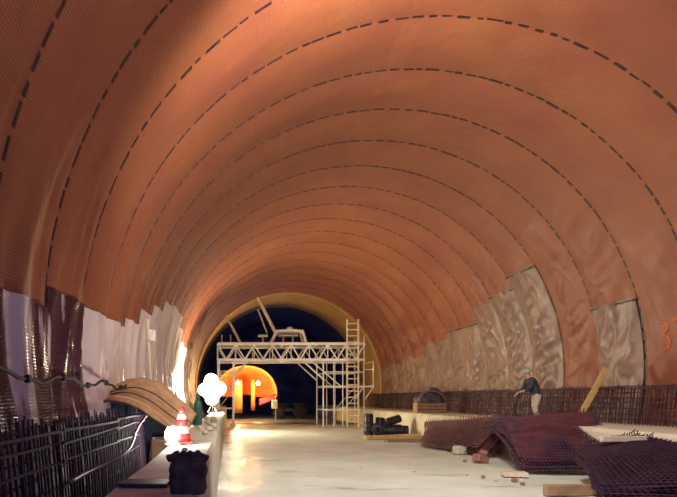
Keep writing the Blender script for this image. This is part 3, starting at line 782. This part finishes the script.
# stooping towards the photograph's left; x forward is negative
J = [(0.04, 0, .80, .13), (0.0, 0, .95, .13), (-.09, 0, 1.12, .145), (-.15, 0, 1.25, .12), (-.19, 0, 1.33, .052), (-.22, 0, 1.40, .075), (-.235, 0, 1.47, .088), (-.23, 0, 1.53, .06),
     (-.16, -.17, 1.22, .062), (-.26, -.24, 1.00, .045), (-.46, -.22, .90, .034), (-.53, -.21, .885, .034), (-.58, -.21, .87, .028),
     (-.16, .17, 1.22, .062), (-.22, .24, .99, .045), (-.40, .16, .84, .034), (-.46, .14, .82, .034), (-.50, .13, .80, .028),
     (.04, -.09, .74, .085), (-.06, -.11, .42, .062), (.02, -.11, .09, .045), (-.05, -.11, .045, .042), (-.15, -.11, .035, .036),
     (.05, .09, .74, .085), (.04, .12, .42, .062), (.13, .12, .09, .045), (.06, .12, .045, .042), (-.04, .12, .035, .036),
     (-.33, 0, 1.455, .016)]
E = [(0,1),(1,2),(2,3),(3,4),(4,5),(5,6),(6,7),(3,8),(8,9),(9,10),(10,11),(11,12),(3,13),(13,14),(14,15),(15,16),(16,17),(0,18),(18,19),(19,20),(20,21),(21,22),(0,23),(23,24),(24,25),(25,26),(26,27),(6,28)]
def fingers(hand, base, sy):
    hx, hy, hz = J[hand][:3]
    for q in range(4):
        fy = hy + (q - 1.5)*.019; ln = (.030, .036, .034, .026)[q]
        i0 = len(J); J.append((hx - .03, fy, hz - .01, .0095)); J.append((hx - .03 - ln, fy, hz - .022, .009)); J.append((hx - .035 - ln, fy, hz - .055, .008)); J.append((hx - .012 - ln, fy, hz - .07, .007))
        E.extend([(hand, i0), (i0, i0+1), (i0+1, i0+2), (i0+2, i0+3)])
    i0 = len(J); J.append((hx + .01, hy + sy*.035, hz - .015, .010)); J.append((hx - .02, hy + sy*.045, hz - .045, .009)); E.extend([(base, i0), (i0, i0+1)])
fingers(12, 11, 1); fingers(17, 16, -1)
skin_obj('body', J, E, 'skin', wk, 0, 1)
skin_obj('jacket', [(.05, 0, .70, .168), (0, 0, .95, .165), (-.09, 0, 1.12, .175), (-.15, 0, 1.24, .145), (-.19, 0, 1.31, .075), (-.16, -.18, 1.22, .085), (-.26, -.25, 1.00, .068), (-.44, -.22, .905, .052), (-.16, .18, 1.22, .085), (-.22, .25, .99, .068), (-.38, .165, .85, .052)],
    [(0,1),(1,2),(2,3),(3,4),(3,5),(5,6),(6,7),(3,8),(8,9),(9,10)], 'jacket', wk, 0)
skin_obj('trousers', [(.03, 0, .92, .145), (.04, -.09, .72, .112), (-.06, -.11, .42, .085), (.02, -.11, .10, .068), (.05, .09, .72, .112), (.04, .12, .42, .085), (.13, .12, .10, .068)],
    [(0,1),(1,2),(2,3),(0,4),(4,5),(5,6)], 'trousers', wk, 0)
for (x, y) in ((.02, -.11), (.13, .12)):
    skin_obj('boot', [(x + .03, y, .13, .058), (x + .03, y, .05, .055), (x - .07, y, .045, .050), (x - .17, y, .038, .040)], [(0,1),(1,2),(2,3)], 'black_rubber', wk, 0)
mb = MB(); mb.lathe([(.150, 0), (.148, .012), (.122, .015), (.118, .05), (.095, .095), (.05, .122), (0, .128)], (-.235, 0, 1.475), 20, rotm('Y', -12)); mb.build('helmet', 'helmet', wk, True)
for sy in (-.035, .035):
    MB().lathe([(0, -.012), (.012, 0), (0, .012)], (-.312, sy, 1.468), 8).build('eye', 'black_rubber', wk, True)
    MB().lathe([(0, -.03), (.018, 0), (0, .03)], (-.225, sy*2.6, 1.455), 8).build('ear', 'skin', wk, True)
MB().chbox((-.308, 0, 1.405), (.012, .05, .010), .003).build('mouth', 'cone_red', wk)
MB().box((-.10, 0, 1.14), (.02, .36, .06), rotm('Y', 30)).build('collar', 'helmet', wk)
mb = MB(); pts = [(-.59, -.21, .83)]
pts = [(-.60 + .03*math.sin(k*.5) - .10*math.sin(k/14*math.pi), -.21 + .02*k/14, .86 - .82*k/14) for k in range(15)] + [(-.48, -.16, .03), (-.36, -.12, .03), (-.2, -.3, .03), (-.3, -.45, .03)]
mb.tube(pts, .038, 8)
h = mb.build('air_hose', 'black_rubber', None, True); h.location = wk.location
tag(h, "thick black hose hanging from the stooping person's hand", 'hose')

# ------------------------------------------------------------------ heaps of reinforcing mats on the right
def mat_obj(P00, P10, P11, P01, lift, bulge, nu, nv, r, m, label, group, hooks, seed):
    rn = random.Random(seed)
    j = lambda a: Vector((rn.uniform(-a, a), rn.uniform(-a, a), 0))
    A, B, C_, D = (Vector(p) + j(.16) for p in (P00, P10, P11, P01))
    org = (A + B + C_ + D)/4; org.z = 0
    def S(u, v):
        p = A*(1-u)*(1-v) + B*u*(1-v) + C_*u*v + D*(1-u)*v
        z = lift + bulge*math.sin(math.pi*min(1, max(0, v)))*(.55 + .45*math.sin(math.pi*min(1, max(0, u)))) + .05*noise.noise(Vector((u*3, v*3, seed*1.7)))
        p = p - org
        p.z = max(p.z + z, .015 + (org.z*0))
        return p
    t = thing('reinforcing_mat', org, label, 'rebar mat', group)
    mb = MB()
    for k in range(nu+1):
        u = k/nu; pts = [S(u, v/10) for v in range(11)]
        if hooks:
            e = S(u, 1.0); d = (e - S(u, .93)).normalized(); hh = .075*rn.uniform(.7, 1.2)
            pts += [e + d*hh*.6 + Vector((0, 0, hh*.35)), e + d*hh*.75 + Vector((0, 0, hh*1.0)), e + d*hh*.2 + Vector((0, 0, hh*1.45))]
        mb.tube(pts, r, 4)
    mb.build('long_bars', m, t)
    mb = MB()
    for k in range(nv+1):
        v = k/nv; mb.tube([S(-.03 + 1.06*u/8, v) + Vector((0, 0, r*1.5)) for u in range(9)], r, 4)
    mb.build('cross_bars', m, t)
    return t
heapB = dict(P00=(6.85, 13.8, .02), P10=(8.55, 13.45, .05), P11=(10.0, 16.6, 1.02), P01=(7.7, 17.3, .82))
heapC = dict(P00=(6.05, 9.6, .02), P10=(8.55, 9.2, .12), P11=(8.66, 12.6, .62), P01=(7.35, 12.5, .32))
heapA = dict(P00=(6.9, 21.2, .02), P10=(7.45, 17.5, .02), P11=(8.62, 18.3, .82), P01=(8.45, 25.2, .40))
seed = 0
HB = ['bottom layer', 'second layer', 'third layer', 'fourth layer', 'fifth layer', 'sixth layer', 'seventh layer', 'top layer']
for nm, hp, n, bul, nu, nv, mats, what in (('B', heapB, 8, .16, 26, 30, ('rebar_purple', 'rebar_rust', 'rebar_purple'), 'middle heap leaning on the bench'),
                                        ('C', heapC, 8, .12, 24, 26, ('rebar_purple', 'rebar', 'rebar_purple'), 'nearest heap at the right edge'),
                                        ('A', heapA, 8, .10, 30, 22, ('rebar_rust', 'rebar_rust', 'rebar_purple'), 'farthest heap beyond the small blocks')):
    for k in range(n):
        seed += 1
        mat_obj(hp['P00'], hp['P10'], hp['P11'], hp['P01'], .03 + .045*k, bul, nu, nv, .0125, mats[k % 3],
                'rusty purple reinforcing mat, ' + HB[k] + ' of the ' + what, 'reinforcing mats in the ' + what, k >= n-2, seed)

# timber and blocks around the heaps
plank((7.95, 12.1, .87), (.95, .12, .11), 5, 'pale squared timber lying on top of the nearest mat heap', 'timber_pale', name='timber_beam')
plank((6.15, 10.75, .01), (1.0, .16, .19), 3, 'brown timber beam on the floor before the nearest mat heap', 'timber_brown', name='timber_beam')
plank((6.35, 13.35, .01), (.50, .34, .10), -12, 'flat tan block on the floor under the middle heap corner', 'timber_pale', name='block')
t = thing('concrete_block', (7.15, 18.6, 0), 'pale squared block on the floor before the farthest heap', 'block')
MB().chbox((0, 0, .14), (.36, .28, .26), .03, rotm('Z', 14)).build('body', 'stone', t)
t = thing('brick_lump', (6.75, 16.1, 0), 'reddish brown lump of broken brick on the floor', 'brick')
MB().chbox((0, 0, .12), (.42, .26, .22), .04, rotm('Z', 25) @ rotm('Y', 12)).build('body', 'brick', t)
MB().chbox((.12, .1, .27), (.22, .18, .12), .03, rotm('Z', -20) @ rotm('X', 15)).build('chip', 'brick', t)
fl = [(6.45, 16.4, .06), (6.55, 18.5, .05), (5.6, 12.6, .05), (5.95, 12.5, .07), (6.05, 12.4, .05), (5.4, 13.6, .04), (5.55, 13.1, .05), (3.3, 15.0, .04), (4.4, 14.2, .04), (5.9, 12.05, .05)]
for k, (x, y, s) in enumerate(fl):
    rock('stone', (x, y, 0), s, 'stone' if k % 3 else 'brick', 'small loose stone lying on the floor left of the mat heaps', 'stones on the floor', 20 + k*2.7)
